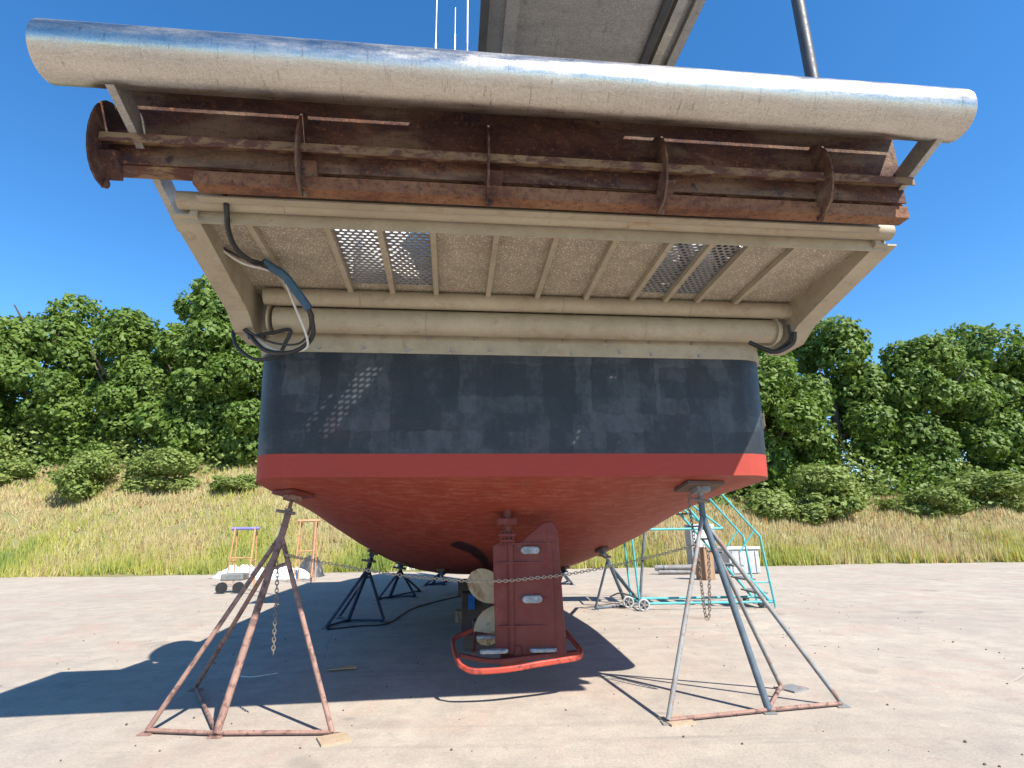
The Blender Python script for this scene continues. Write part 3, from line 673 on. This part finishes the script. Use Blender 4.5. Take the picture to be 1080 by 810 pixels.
# rudder, turned hard over
rp = lb(at(541, 690, Y=5.9)); ra = R(-8)
ru = empty('rudder', (rp.x, rp.y, 0), ra); ru.parent = boat; 
def rl(px, py): 
    """height on the rudder"""
    return at(px, py, Y=5.93).z
zb_, zt_ = rl(560, 690), rl(560, 572)
wL, wR = -.17, .525
def rounded(pts, r=.05, n=4):
    out = []
    for i in range(len(pts)):
        p, a, b = Vector(pts[i]), Vector(pts[i-1]), Vector(pts[(i+1) % len(pts)])
        da, db = (a-p).normalized(), (b-p).normalized()
        s, e = p+da*r, p+db*r
        for k_ in range(n+1):
            t = k_/n; out.append((s*(1-t)**2 + p*2*t*(1-t) + e*t*t))
    return out
bl = MB(); prof = rounded([(wL, 0, zb_+.02), (wR, 0, zb_-.03), (wR-.05, 0, rl(590, 558)), (wR-.10, 0, rl(583, 549)), (wR-.20, 0, rl(583, 551)), (.08, 0, zt_), (wL+.06, 0, zt_), (wL-.02, 0, zt_-.01)], .035)
bl.prism([p-Vector((0, .03, 0)) for p in prof], (0, .06, 0)); bl.build('rudder_blade', M['red'], ru, bevel=.012)
MB().tube([(-.01, -.01, zb_+.02), (-.01, -.01, zt_+.04)], .042, 14).build('rudder_stock', M['red'], ru, smooth=True)
MB().tube([(-.04, 0, zt_), (-.04, 0, 1.8)], .045, 14).build('rudder_post', M['red'], ru, smooth=True)
fl = MB(); fl.box((-.04, 0, rl(537, 564)), (.17, .15, .035)); fl.box((-.04, 0, rl(537, 570)), (.15, .14, .03)); fl.box((-.04, 0, rl(537, 550)), (.20, .17, .07)); fl.build('coupling_flange', M['red'], ru, bevel=.008)
for q in range(4): MB().tube([(-.10+.04*q, -.055, rl(537, 575)), (-.10+.04*q, -.055, rl(537, 560))], .010, 6).build('coupling_bolt', M['red'], ru)
for (za, xb_) in ((574, wR-.06), (594, .32), (660, .34)):
    r_ = MB(); r_.prism([(-.14, -.03, rl(560, za)), (xb_, -.03, rl(560, za)), (xb_, -.036, rl(560, za)), (.05, -.058, rl(560, za)), (-.14, -.050, rl(560, za))], (0, 0, .016)); r_.build('stiffener', M['red'], ru)
MB().box((wR-.095, -.033, (zb_+zt_)/2), (.014, .012, zt_-zb_-.15)).build('edge_bar', M['red'], ru)
def zinc(parent, c, L_, h, axis='y'):
    z = MB(); n = 14; pts = []
    for i in range(n):
        a = 2*pi*i/n; cx = (L_/2-h/2)*(1 if cos(a) > 0 else -1); pts.append((cx+h/2*cos(a), h/2*sin(a)))
    if axis == 'y': z.prism([(c[0]+x, c[1], c[2]+y) for x, y in pts], (0, -.035, 0))
    else: z.prism([(c[0]+x, c[1]+y, c[2]) for x, y in pts], (0, 0, .035))
    o = z.build('zinc_anode', M['zinc'], parent, bevel=.012)
    if axis == 'y': 
        s = MB(); s.box((c[0], c[1]-.003, c[2]), (L_+.09, .008, h*.45)); s.build('anode_strap', M['red'], o)
    return o
zinc(ru, (.19, -.03, rl(560, 580)), .19, .075); zinc(ru, (.20, -.03, rl(560, 631)), .20, .075)

# guard loop under the rudder
gd = empty('rudder_guard'); gd.parent = boat
def loop(pts, w_, h_, name, mat, close=False):
    b = MB(); P_ = smoothpath(pts, 5); n = len(P_); vs = []
    for i, p in enumerate(P_):
        t = (P_[min(i+1, n-1)]-P_[max(i-1, 0)]).normalized(); x = t.cross(Vector((0, 0, 1))).normalized()
        vs += [p+x*w_/2+Vector((0, 0, h_/2)), p-x*w_/2+Vector((0, 0, h_/2)), p-x*w_/2-Vector((0, 0, h_/2)), p+x*w_/2-Vector((0, 0, h_/2))]
    fs = [(4*i+q, 4*i+(q+1) % 4, 4*i+4+(q+1) % 4, 4*i+4+q) for i in range(n-1) for q in range(4)] + [(3, 2, 1, 0), tuple(4*(n-1)+q for q in range(4))]
    b.add(vs, fs); return b.build(name, M[mat], gd, bevel=.01)
G_ = lambda a, b, Y: lb(at(a, b, Y=Y))
loop([G_(500, 664, 6.9), G_(480, 673, 6.6), G_(478, 681, 6.2), G_(482, 696, 5.62), G_(489, 704, 5.52), G_(502, 708, 5.5), G_(535, 706, 5.52), G_(570, 700, 5.6), G_(596, 696, 5.68), G_(610, 693, 5.75), G_(613, 687, 5.85), G_(604, 676, 6.15), G_(598, 668, 6.5), G_(594, 664, 6.9)], .032, .05, 'guard_rim', 'redb')
loop([G_(484, 691, 5.75), G_(520, 697, 5.75), G_(560, 693, 5.8), G_(609, 688, 5.95)], .05, .04, 'guard_cross_bar', 'red')
loop([G_(500, 668, 6.7), G_(560, 676, 6.4), G_(598, 674, 6.3)], .05, .04, 'guard_cross_bar', 'red')
p = G_(545, 690, 5.9); MB().tube([(p.x, p.y, p.z-.04), (p.x, p.y, p.z+.08)], .06, 14).build('rudder_heel_bearing', M['red'], gd, smooth=True)
loop([G_(502, 669, 6.6), G_(500, 690, 5.9)], .03, .04, 'guard_cross_bar', 'red'); loop([G_(580, 672, 6.4), G_(590, 690, 5.9)], .03, .04, 'guard_cross_bar', 'red')
a = MB(); q = G_(540, 688, 5.9); a.prism([(q.x-.12, q.y-.1, q.z-.05), (q.x+.12, q.y-.1, q.z-.05), (.07, 2.4, .46), (-.07, 2.4, .46)], (0, 0, -.05)); a.build('keel_shoe', M['red'], gd)
for (a, b, Y) in ((516, 676, 6.25), (521, 691.5, 5.7), (573, 690, 5.85)):
    p = G_(a, b, Y); zinc(gd, (p.x, p.y, p.z+.02), .27, .085, 'z')

# propeller
pr = empty('propeller'); pr.parent = boat; pr.location = (lb(at(537, 635, Y=6.85)).x, lb(at(537, 635, Y=6.85)).y, at(537, 635, Y=6.85).z)
MB().tube([(0, -.14, 0), (0, -.10, 0), (0, .12, 0)], [.03, .075, .085], 16).build('propeller_hub', M['bronze'], pr, smooth=True)
def blade(ang, first=[None]):
    if first[0] is None:
        b = MB(); NU, NV = 12, 9; rad = .55; vs = []
        for sd in (0, 1):
            for i in range(NU+1):
                r = .06+(rad-.06)*i/NU; wv = .175*math.sqrt(max(0, 1-((r-.33)/.225)**2)) if r > .33 else .06+.115*math.sin(pi/2*min(1, (r-.06)/.27))
                wv = max(wv, .004)
                pit = math.atan2(.55, 2*pi*max(r, .10))*.8
                for j in range(NV+1):
                    s = -1+2*j/NV; x = s*wv; th = .028*(1-r/.6)*(1-s*s)*(1 if sd else -1)
                    vs.append((x*cos(pit)+th*sin(pit), x*sin(pit)*.9+th*cos(pit)+.02, math.sqrt(max(0, r*r-(x*cos(pit)*.4)**2))))
        n1 = (NU+1)*(NV+1); fs = []
        for i in range(NU):
            for j in range(NV):
                q = (i*(NV+1)+j, i*(NV+1)+j+1, (i+1)*(NV+1)+j+1, (i+1)*(NV+1)+j); fs += [q, tuple(n1+v for v in q[::-1])]
        b.add(vs, fs); o = first[0] = b.build('propeller_blade', M['bronze'], pr, smooth=True)
    else: o = first[0].copy(); C.objects.link(o)
    o.rotation_euler = (0, ang, 0)
for a in (-56, -140, 35, 127): blade(R(a+0))

# ------------------------------------------------------------------ boat stands
def jack(name, label, topx, bend, fl_, fc, fr, rear, mat, postmat, r=.02, pad=None, group='boat stands under the hull', screwmat=None, padrot=0, brace=True, barmat=None):
    hp, hn = hw(*topx); top = hp + hn*.05; base = (fl_+fr+rear+fc)/4; base.z = 0
    t = tag(empty(name, base), label, 'boat stand', group); B_ = lambda p: Vector(p)-base
    up = Vector((0, 0, r+.005))
    for i, f in enumerate((fl_, fr, rear)):
        MB().tube([B_(f+up), B_(bend-Vector((0, 0, .05*i)))], r, 10).build('leg', M[mat], t, smooth=True)
    MB().tube([B_(fc+up), B_(bend), B_(bend+(top-bend)*.55)], r*1.45, 12).build('post', M[postmat], t, smooth=True)
    for a, b in ((fl_, fc), (fc, fr), (fc, rear)):
        MB().tube([B_(a+up), B_(b+up)], r*.8, 8).build('base_bar', M[barmat or mat], t, smooth=True)
    if brace:
        p = fr + (bend-fr)*.83; q = fc + (bend-fc)*.80
        MB().tube([B_(p), B_(q)], r*.8, 8).build('brace', M[mat], t, smooth=True)
    MB().tube([B_(bend+(top-bend)*.45), B_(top)], r*.9, 10).build('screw', M[screwmat or mat], t, smooth=True)
    c = bend+(top-bend)*.58; h = MB(); h.tube([B_(c+Vector((-r*5, -.03, .01))), B_(c+Vector((r*3.5, -.03, -.02)))], r*.7, 8); h.tube([B_(c-Vector((0, 0, .03))), B_(c+Vector((0, 0, .03)))], r*1.8, 8); h.build('handle', M['steel'], t, smooth=True)
    for f in (fl_, fc, fr, rear):
        MB().box(B_(f+Vector((0, 0, .006))), (r*5, r*5, .008)).build('foot', M[mat], t)
    if pad:
        w_, d_, tilt = pad; Mx = hn.to_track_quat('Z', 'Y').to_matrix()
        b = MB(); b.box(B_(hp+hn*.021), (w_, d_, .035), Mx); b.build('pad', M['woodd' if mat != 'standl' else 'red'], t, bevel=.006)
        MB().box(B_(hp+hn*.06), (w_*.35, d_*.5, .05), Mx).build('pad_bracket', M[mat], t)
    return t
jack('boat_stand', 'rusty pinkish boat stand propping the left corner of the hull', (310, 519), at(298, 562, Y=5.25),
     gr(155, 774), gr(228, 777), gr(350, 776), gr(206, 728), 'standl', 'standl', .021, (.34, .26, R(12)))
jack('boat_stand', 'grey and blue boat stand propping the right corner of the hull', (737, 511), at(741, 543, Y=5.62),
     gr(705, 763), gr(811, 752), gr(888, 745), gr(824, 727), 'standg', 'standb', .021, (.42, .26, R(-8)), brace=False, barmat='standl')
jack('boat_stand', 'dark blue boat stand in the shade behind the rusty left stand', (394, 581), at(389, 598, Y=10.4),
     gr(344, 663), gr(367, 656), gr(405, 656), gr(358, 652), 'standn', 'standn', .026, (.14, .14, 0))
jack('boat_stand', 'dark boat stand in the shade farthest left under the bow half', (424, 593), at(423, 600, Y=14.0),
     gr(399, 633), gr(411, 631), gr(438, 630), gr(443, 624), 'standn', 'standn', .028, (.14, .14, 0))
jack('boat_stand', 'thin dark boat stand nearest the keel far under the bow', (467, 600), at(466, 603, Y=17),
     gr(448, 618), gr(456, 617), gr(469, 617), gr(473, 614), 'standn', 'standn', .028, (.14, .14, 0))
jack('boat_stand', 'slim grey blue boat stand in the sun right of the rudder', (634, 578), at(641, 590, Y=11.5),
     gr(628, 643), gr(661, 640), gr(676, 638), gr(671, 634), 'standb', 'standb', .024, (.14, .14, 0))
jack('boat_stand', 'distant boat stand half hidden right beside the rudder edge', (594, 598), at(594, 602, Y=17),
     gr(580, 618), gr(590, 617), gr(604, 617), gr(599, 614), 'standn', 'standn', .026, (.14, .14, 0))
for (a, b, rz, lab) in ((352, 781, .5, 'plywood pad under the foot of the rusty left boat stand'), (714, 761, .3, 'thin plywood pad under the left foot of the grey stand'), (836, 727, .5, 'grey board under the rear foot of the right boat stand')):
    p = gr(a, b); o = MB().box((0, 0, .0), (.22, .20, .02)).build('plywood_pad', M['ply'] if a != 836 else M['standg'])
    o.location = (p.x, p.y, -.004 + .010); o.rotation_euler = (0, 0, rz); tag(o, lab, 'plywood pad', 'pads under the stand feet')

# ------------------------------------------------------------------ chains
def chain(pts, link, wire, label, mat, sub=8, drape=True):
    P_ = smoothpath(pts, sub); cum = [0]
    for a, b in zip(P_, P_[1:]): cum.append(cum[-1]+(b-a).length)
    tot = cum[-1]; n = int(tot/(link*.72)); c = MB()
    def pos(s):
        for i in range(len(cum)-1):
            if s <= cum[i+1]: return P_[i].lerp(P_[i+1], (s-cum[i])/(cum[i+1]-cum[i]+1e-9))
        return P_[-1]
    for i in range(n):
        s = (i+.5)*tot/n; p = pos(s); t = (pos(min(tot, s+.02))-pos(max(0, s-.02))).normalized()
        x = t.cross(Vector((.3, .2, 1))).normalized(); 
        if i % 2: x = t.cross(x).normalized()
        K_ = 8; ring = []
        for j in range(K_+1):
            a = 2*pi*j/K_; ring.append(p+t*cos(a)*link*.5+x*sin(a)*link*.30)
        c.tube(ring, wire, 5, False)
    o = c.build('chain', M[mat]); tag(o, label, 'chain'); return o
chain([at(301, 585, Y=5.1), at(318, 589, Y=5.4), at(345, 594, Y=5.7), at(410, 605, Y=5.9), at(480, 612, Y=5.85), at(525, 613, Y=5.78), at(560, 610, Y=5.78), at(597, 606, Y=5.8), at(650, 596, Y=5.75), at(700, 584, Y=5.7), at(736, 574, Y=5.62)],
      .044, .0045, 'long slack chain stretched between the two near boat stands across the rudder', 'chainl')
chain([at(293, 592, Y=5.12), at(292, 620, Y=5.12), at(290, 655, Y=5.12), at(288, 690, Y=5.12)], .044, .0045, 'short chain hanging straight down beside the rusty left stand', 'steel')
chain([at(727, 522, Y=5.6), at(727, 535, Y=5.55), at(731, 560, Y=5.55), at(733, 576, Y=5.55)], .044, .0045, 'chain hanging from the head of the right boat stand', 'steel')
chain([at(736, 576, Y=5.55), at(739, 610, Y=5.55), at(744, 648, Y=5.55), at(748, 648, Y=5.55), at(748, 615, Y=5.55), at(747, 585, Y=5.55), at(742, 575, Y=5.55)], .046, .005, 'looped chain hanging low below the right boat stand head', 'steel')

# ------------------------------------------------------------------ keel blocks
def block(c, d, lab, mat='woodd', rz=PSI, nm='keel_block', cat='timber block', group='timber blocks under the keel'):
    o = MB().box((0, 0, 0), d).build(nm, M[mat], bevel=.012); o.location = c; o.rotation_euler = (0, 0, rz); tag(o, lab, cat, group); return o
def bw(x, y, z): return Matrix.Translation((OX, OY, 0)) @ Matrix.Rotation(PSI, 4, 'Z') @ Vector((x, y, z))
block(bw(-.0, 3.0, .10), (1.0, .30, .20), 'bottom timber block of the near stack under the keel')
block(bw(.02, 3.0, .285), (.8, .28, .16), 'top timber block of the near stack under the keel', 'woodd', PSI+.05)
block(bw(-.0, 5.4, .10), (1.2, .32, .20), 'bottom timber block of the second stack under the keel', 'wood')
block(bw(.0, 5.4, .29), (.9, .30, .17), 'top timber block of the second stack under the keel')
block(bw(-.35, 4.3, .30), (.32, .32, .60), 'upright square dark block standing left of the keel')
b_ = MB().box((0, 0, 0), (.10, .02, .22)).build('painted_board', M['bluep']); p = bw(-.36, 4.10, .56); b_.location = (p.x, p.y, .47); b_.rotation_euler = (R(8), 0, PSI); tag(b_, 'small bright blue board leaning on the dark block by the propeller', 'board')
block(bw(0, 9.5, .2), (1.0, .4, .40), 'thick timber block farthest forward under the keel', 'woodd')

# ------------------------------------------------------------------ teal rolling stairs
sx0, sx1, sy0 = gr(687, 650).x, gr(832, 646).x, 11.6
W_ = .85
st = tag(empty('rolling_stairs', (sx0, sy0, 0)), 'teal rolling platform stairs with handrails and small wheels right of the hull', 'rolling stairs')
Lb = sx1-sx0
def rail(pts, r=.021, name='frame_tube', mat='teal'): return MB().tube(pts, r, 8).build(name, M[mat], st, smooth=True)
for y in (0, W_):
    rail([(0, y, .12), (Lb, y, .12)], .024, 'base_rail')
    rail([(-.02, y, .05), (-.10, y, 1.52)], .021, 'end_post')
    rail([(-.10, y, 1.52), (1.75, y, 1.52)], .024, 'upper_rail')
    rail([(Lb-.06, y, .12), (Lb-1.9, y, 2.45)], .026, 'stringer')
    rail([(Lb-1.9, y, 2.45), (Lb-2.7, y, 2.45)], .024, 'platform_rail')
    rail([(1.75, y, 1.52), (Lb-1.95, y, 2.45)], .02, 'inner_post')
    rail([(Lb+.02, y-.02, .02), (Lb-.10, y, 1.35), (Lb-.98, y, 2.45), (Lb-1.9, y, 3.4)], .022, 'handrail')
    rail([(Lb-.30, y, .48), (Lb-.03, y, .48)], .015, 'handrail_brace'); rail([(Lb-.55, y, 1.05), (Lb-.2, y, 1.47)], .015, 'handrail_brace')
rail([(0, 0, .12), (0, W_, .12)], .022); rail([(Lb, 0, .12), (Lb, W_, .12)], .022); rail([(-.10, 0, 1.52), (-.10, W_, 1.52)], .022)
for i in range(9):
    t = (i+.6)/9; c = Vector((Lb-.06-1.84*t, W_/2, .12+2.33*t)); MB().box(c, (.20, W_, .03)).build('tread', M['tread'], st)
MB().box((Lb-2.3, W_/2, 2.46), (.8, W_, .03)).build('platform', M['tread'], st)
for (x, y) in ((.02, -.16), (-.18, W_*.4), (Lb-.2, .1), (Lb-.2, W_)):
    r_ = .115 if x < 1 else .07
    wl = empty('wheel', (x, y, r_)); wl.parent = st
    ring = [(cos(2*pi*q/24)*r_*.84, 0, sin(2*pi*q/24)*r_*.84) for q in range(25)]
    MB().tube(ring, r_*.16, 8, False).build('tyre', M['black'] if x > 1 else M['gray'], wl, smooth=True)
    MB().tube([(0, -.008, 0), (0, .008, 0)], r_*.78, 20).build('wheel_disc', M['dark'], wl)
    h = MB()
    for q in range(5): a = q*2*pi/5; h.bar((0, -.016, 0), (cos(a)*r_*.76, -.016, sin(a)*r_*.76), r_*.22, .012, (0, 1, 0))
    h.tube([(0, -.035, 0), (0, .035, 0)], r_*.24, 10); h.build('rim', M['standg'], wl)
rail(smoothpath([(.02, -.12, .115), (-.03, .0, .2), (-.35, .2, .30), (-.55, .3, .22)], 4), .016, 'axle_arm', 'dark')
pole = MB().tube([at(680, 556, Y=12.1), at(674, 650, Y=11.95)], .028, 8).build('prop_pole', M['standb'], smooth=True); tag(pole, 'slim dark blue pole leaning upright at the left end of the teal stairs', 'pole')

# things on the yard's far side, right
o = MB().box((0, 0, 0), (.40, .42, .98)).build('timber_post_block', M['wood'], bevel=.02); p = gr(747, 612); o.location = (p.x, p.y+.2, .485); o.rotation_euler = (0, 0, .5); tag(o, 'upright reddish brown timber block behind the right boat stand', 'timber block')
bxp = gr(787, 606)
bx = tag(empty('white_crate', (bxp.x, bxp.y+.5, 0), .1), 'pale grey plastic crate on the yard edge behind the teal stairs', 'crate')
MB().box((0, 0, .42), (1.1, .8, .8)).build('crate_body', M['gray'], bx, bevel=.03); MB().box((0, 0, .86), (1.2, .9, .08)).build('lid', M['wpaint'], bx, bevel=.02)
for q in range(4): MB().box((-.42+.28*q, -.41, .42), (.05, .04, .7)).build('crate_rib', M['gray'], bx)
bx = tag(empty('tall_crate', (bxp.x-1.0, bxp.y+1.4, 0), .0), 'taller pale cabinet standing behind the plastic crate near the bank', 'cabinet')
MB().box((0, 0, .85), (.9, .7, 1.7)).build('cabinet_body', M['gray'], bx, bevel=.03); MB().box((0, -.36, .85), (.78, .02, 1.5)).build('cabinet_door', M['wpaint'], bx, bevel=.01)
pp = gr(718, 606)
for i in range(6):
    c = MB(); L_ = random.uniform(1.1, 1.7); a = random.uniform(-.3, .3)
    dx, dy = cos(a)*L_/2, sin(a)*L_/2; x, y, z = pp.x+(i % 3-1)*.1, pp.y+.2*(i % 3), .085+.15*(i//3)
    c.tube([(x-dx, y-dy, z), (x+dx, y+dy, z)], .075, 10)
    tag(c.build('grey_pipe', M['standg'], smooth=True), ['front grey pipe at the bottom of the small pile', 'middle grey pipe at the bottom of the small pile', 'rear grey pipe at the bottom of the small pile', 'front grey pipe lying on top of the small pile', 'middle grey pipe lying on top of the small pile', 'rear grey pipe lying on top of the small pile'][i], 'pipe', 'pile of short grey pipes')

# left background: orange trestles, tarps
def trestle(px, py, h, w_, lab, topm='purple'):
    p = gr(px, py); t = tag(empty('orange_trestle', p, .15), lab, 'trestle', 'orange trestles by the bank')
    for s_ in (-1, 1):
        for d in (-.35, .35): MB().tube([(s_*w_/2, d, 0), (s_*w_/2*.94, d*.3, h)], .022, 8).build('leg', M['orange'], t)
        MB().tube([(s_*w_/2*.96, -.24, h*.45), (s_*w_/2*.96, .24, h*.45)], .022, 6).build('spreader', M['orange'], t)
    MB().tube([(-w_/2-.1, 0, h), (w_/2+.1, 0, h)], .045, 8).build('top_rail', M[topm], t); MB().tube([(-w_/2, -.2, h*.5), (w_/2, -.2, h*.5)], .022, 6).build('cross_bar', M['orange'], t)
    return t
trestle(253, 620, 1.75, .62, 'orange trestle with a violet top rail, left of the rusty stand')
trestle(321, 614, 2.0, .55, 'orange trestle with a rusty top rail, right behind the rusty stand', 'orange')
#trestle(185, 618, 1.75, .65, 'orange trestle at the far left near the white tarps')
p = gr(328, 612); o = MB().tube([(p.x, p.y, 0), (p.x, p.y, 1.95)], .05, 8).build('rusty_post', M['wood'], smooth=True); tag(o, 'slim rusty post standing right of the orange trestle', 'post')
def heap(px, py, sx, sy, h, lab, mat='tarp', nm='white_tarp', cat='tarp', seed=1):
    random.seed(seed); p = gr(px, py); n = 18; v_ = []; rr = [[random.random() for _ in range(n+1)] for _ in range(n+1)]
    for j in range(n+1):
        for i in range(n+1):
            a, b = -1+2*i/n, -1+2*j/n; d = max(0, 1-(a*a+b*b))
            v_.append((a*sx/2, b*sy/2, h*(d**.6)*(.55+.45*rr[j][i])))
    o = MB().add(v_, [(j*(n+1)+i, j*(n+1)+i+1, (j+1)*(n+1)+i+1, (j+1)*(n+1)+i) for j in range(n) for i in range(n)]).build(nm, M[mat], smooth=True)
    o.location = (p.x, p.y+sy/2, 0); tag(o, lab, cat, 'crumpled tarps along the bank' if cat == 'tarp' else None)
heap(246, 610, 2.0, 1.2, .5, 'crumpled white tarp heap left of the first orange trestle', seed=2)
heap(284, 611, 2.6, 1.2, .5, 'crumpled white tarp heap between the two orange trestles', seed=3)
heap(440, 602, 2.6, 1.2, .6, 'white tarp heap in the shade beyond the dark stands', seed=4)
heap(476, 602, 2.4, 1.2, .6, 'white tarp heap just left of the keel far behind', seed=5)
#heap(200, 610, 2.4, 1.2, .7, 'low white tarp heap at the far left', seed=6)
heap(323, 609, 1.0, .8, .85, 'dark netting pile at the foot of the rusty post', 'dark', 'net_pile', 'netting', 7)
cpos = gr(246, 625)
ct = tag(empty('hand_cart', cpos, .1), 'small grey hand cart with two wheels beside the first orange trestle', 'cart')
MB().box((0, 0, .42), (.6, .5, .18)).build('cart_tray', M['tread'], ct, bevel=.03)
for s_ in (-.32, .32):
    wv = MB().tube([(s_*.7, -.32, .15), (s_*.7, -.25, .15)], .15, 16).build('wheel', M['black'], ct, smooth=True)
MB().tube([(.4, 0, .45), (.75, 0, .9)], .02, 6).build('handle', M['standg'], ct)

# small things on the concrete near the stands
p = gr(361, 707); cp = [(-.14, -.03), (-.06, .01), (.0, .035), (.08, .05), (.13, .04), (.14, .0), (.05, -.02), (-.04, -.03), (-.11, -.055)]
o = MB().prism([(a*1.15, b*1.5, .012+.05*a+abs(b)*.25) for a, b in cp], (0, 0, .008)).build('cardboard_scrap', M['card']); o.location = (p.x, p.y, 0); tag(o, 'crumpled brown cardboard scrap on the shaded concrete', 'litter')
q = [gr(a, b, .01) for a, b in ((252, 713), (265, 714), (280, 712), (293, 710))]
tag(MB().tube(smoothpath(q), .006, 6).build('cord', M['white']), 'short pale cord lying on the shaded concrete near the left stand', 'cord')
q = [gr(a, b, .012) for a, b in ((345, 664), (380, 660), (410, 657), (440, 640), (500, 625))]
tag(MB().tube(smoothpath(q), .012, 6).build('hose', M['black']), 'thin black hose lying along the shaded concrete by the dark stands', 'hose')
random.seed(5); pb = MB()
for i in range(420):
    x, y = random.uniform(-7, 7), random.uniform(3.2, 16); s = random.uniform(.004, .012)
    pb.sphere((x, y, s*.4), s, 5, 3)
tag(pb.build('grit', M['woodd']), 'scattered grit and tiny stones on the concrete yard', 'grit', kind='stuff')
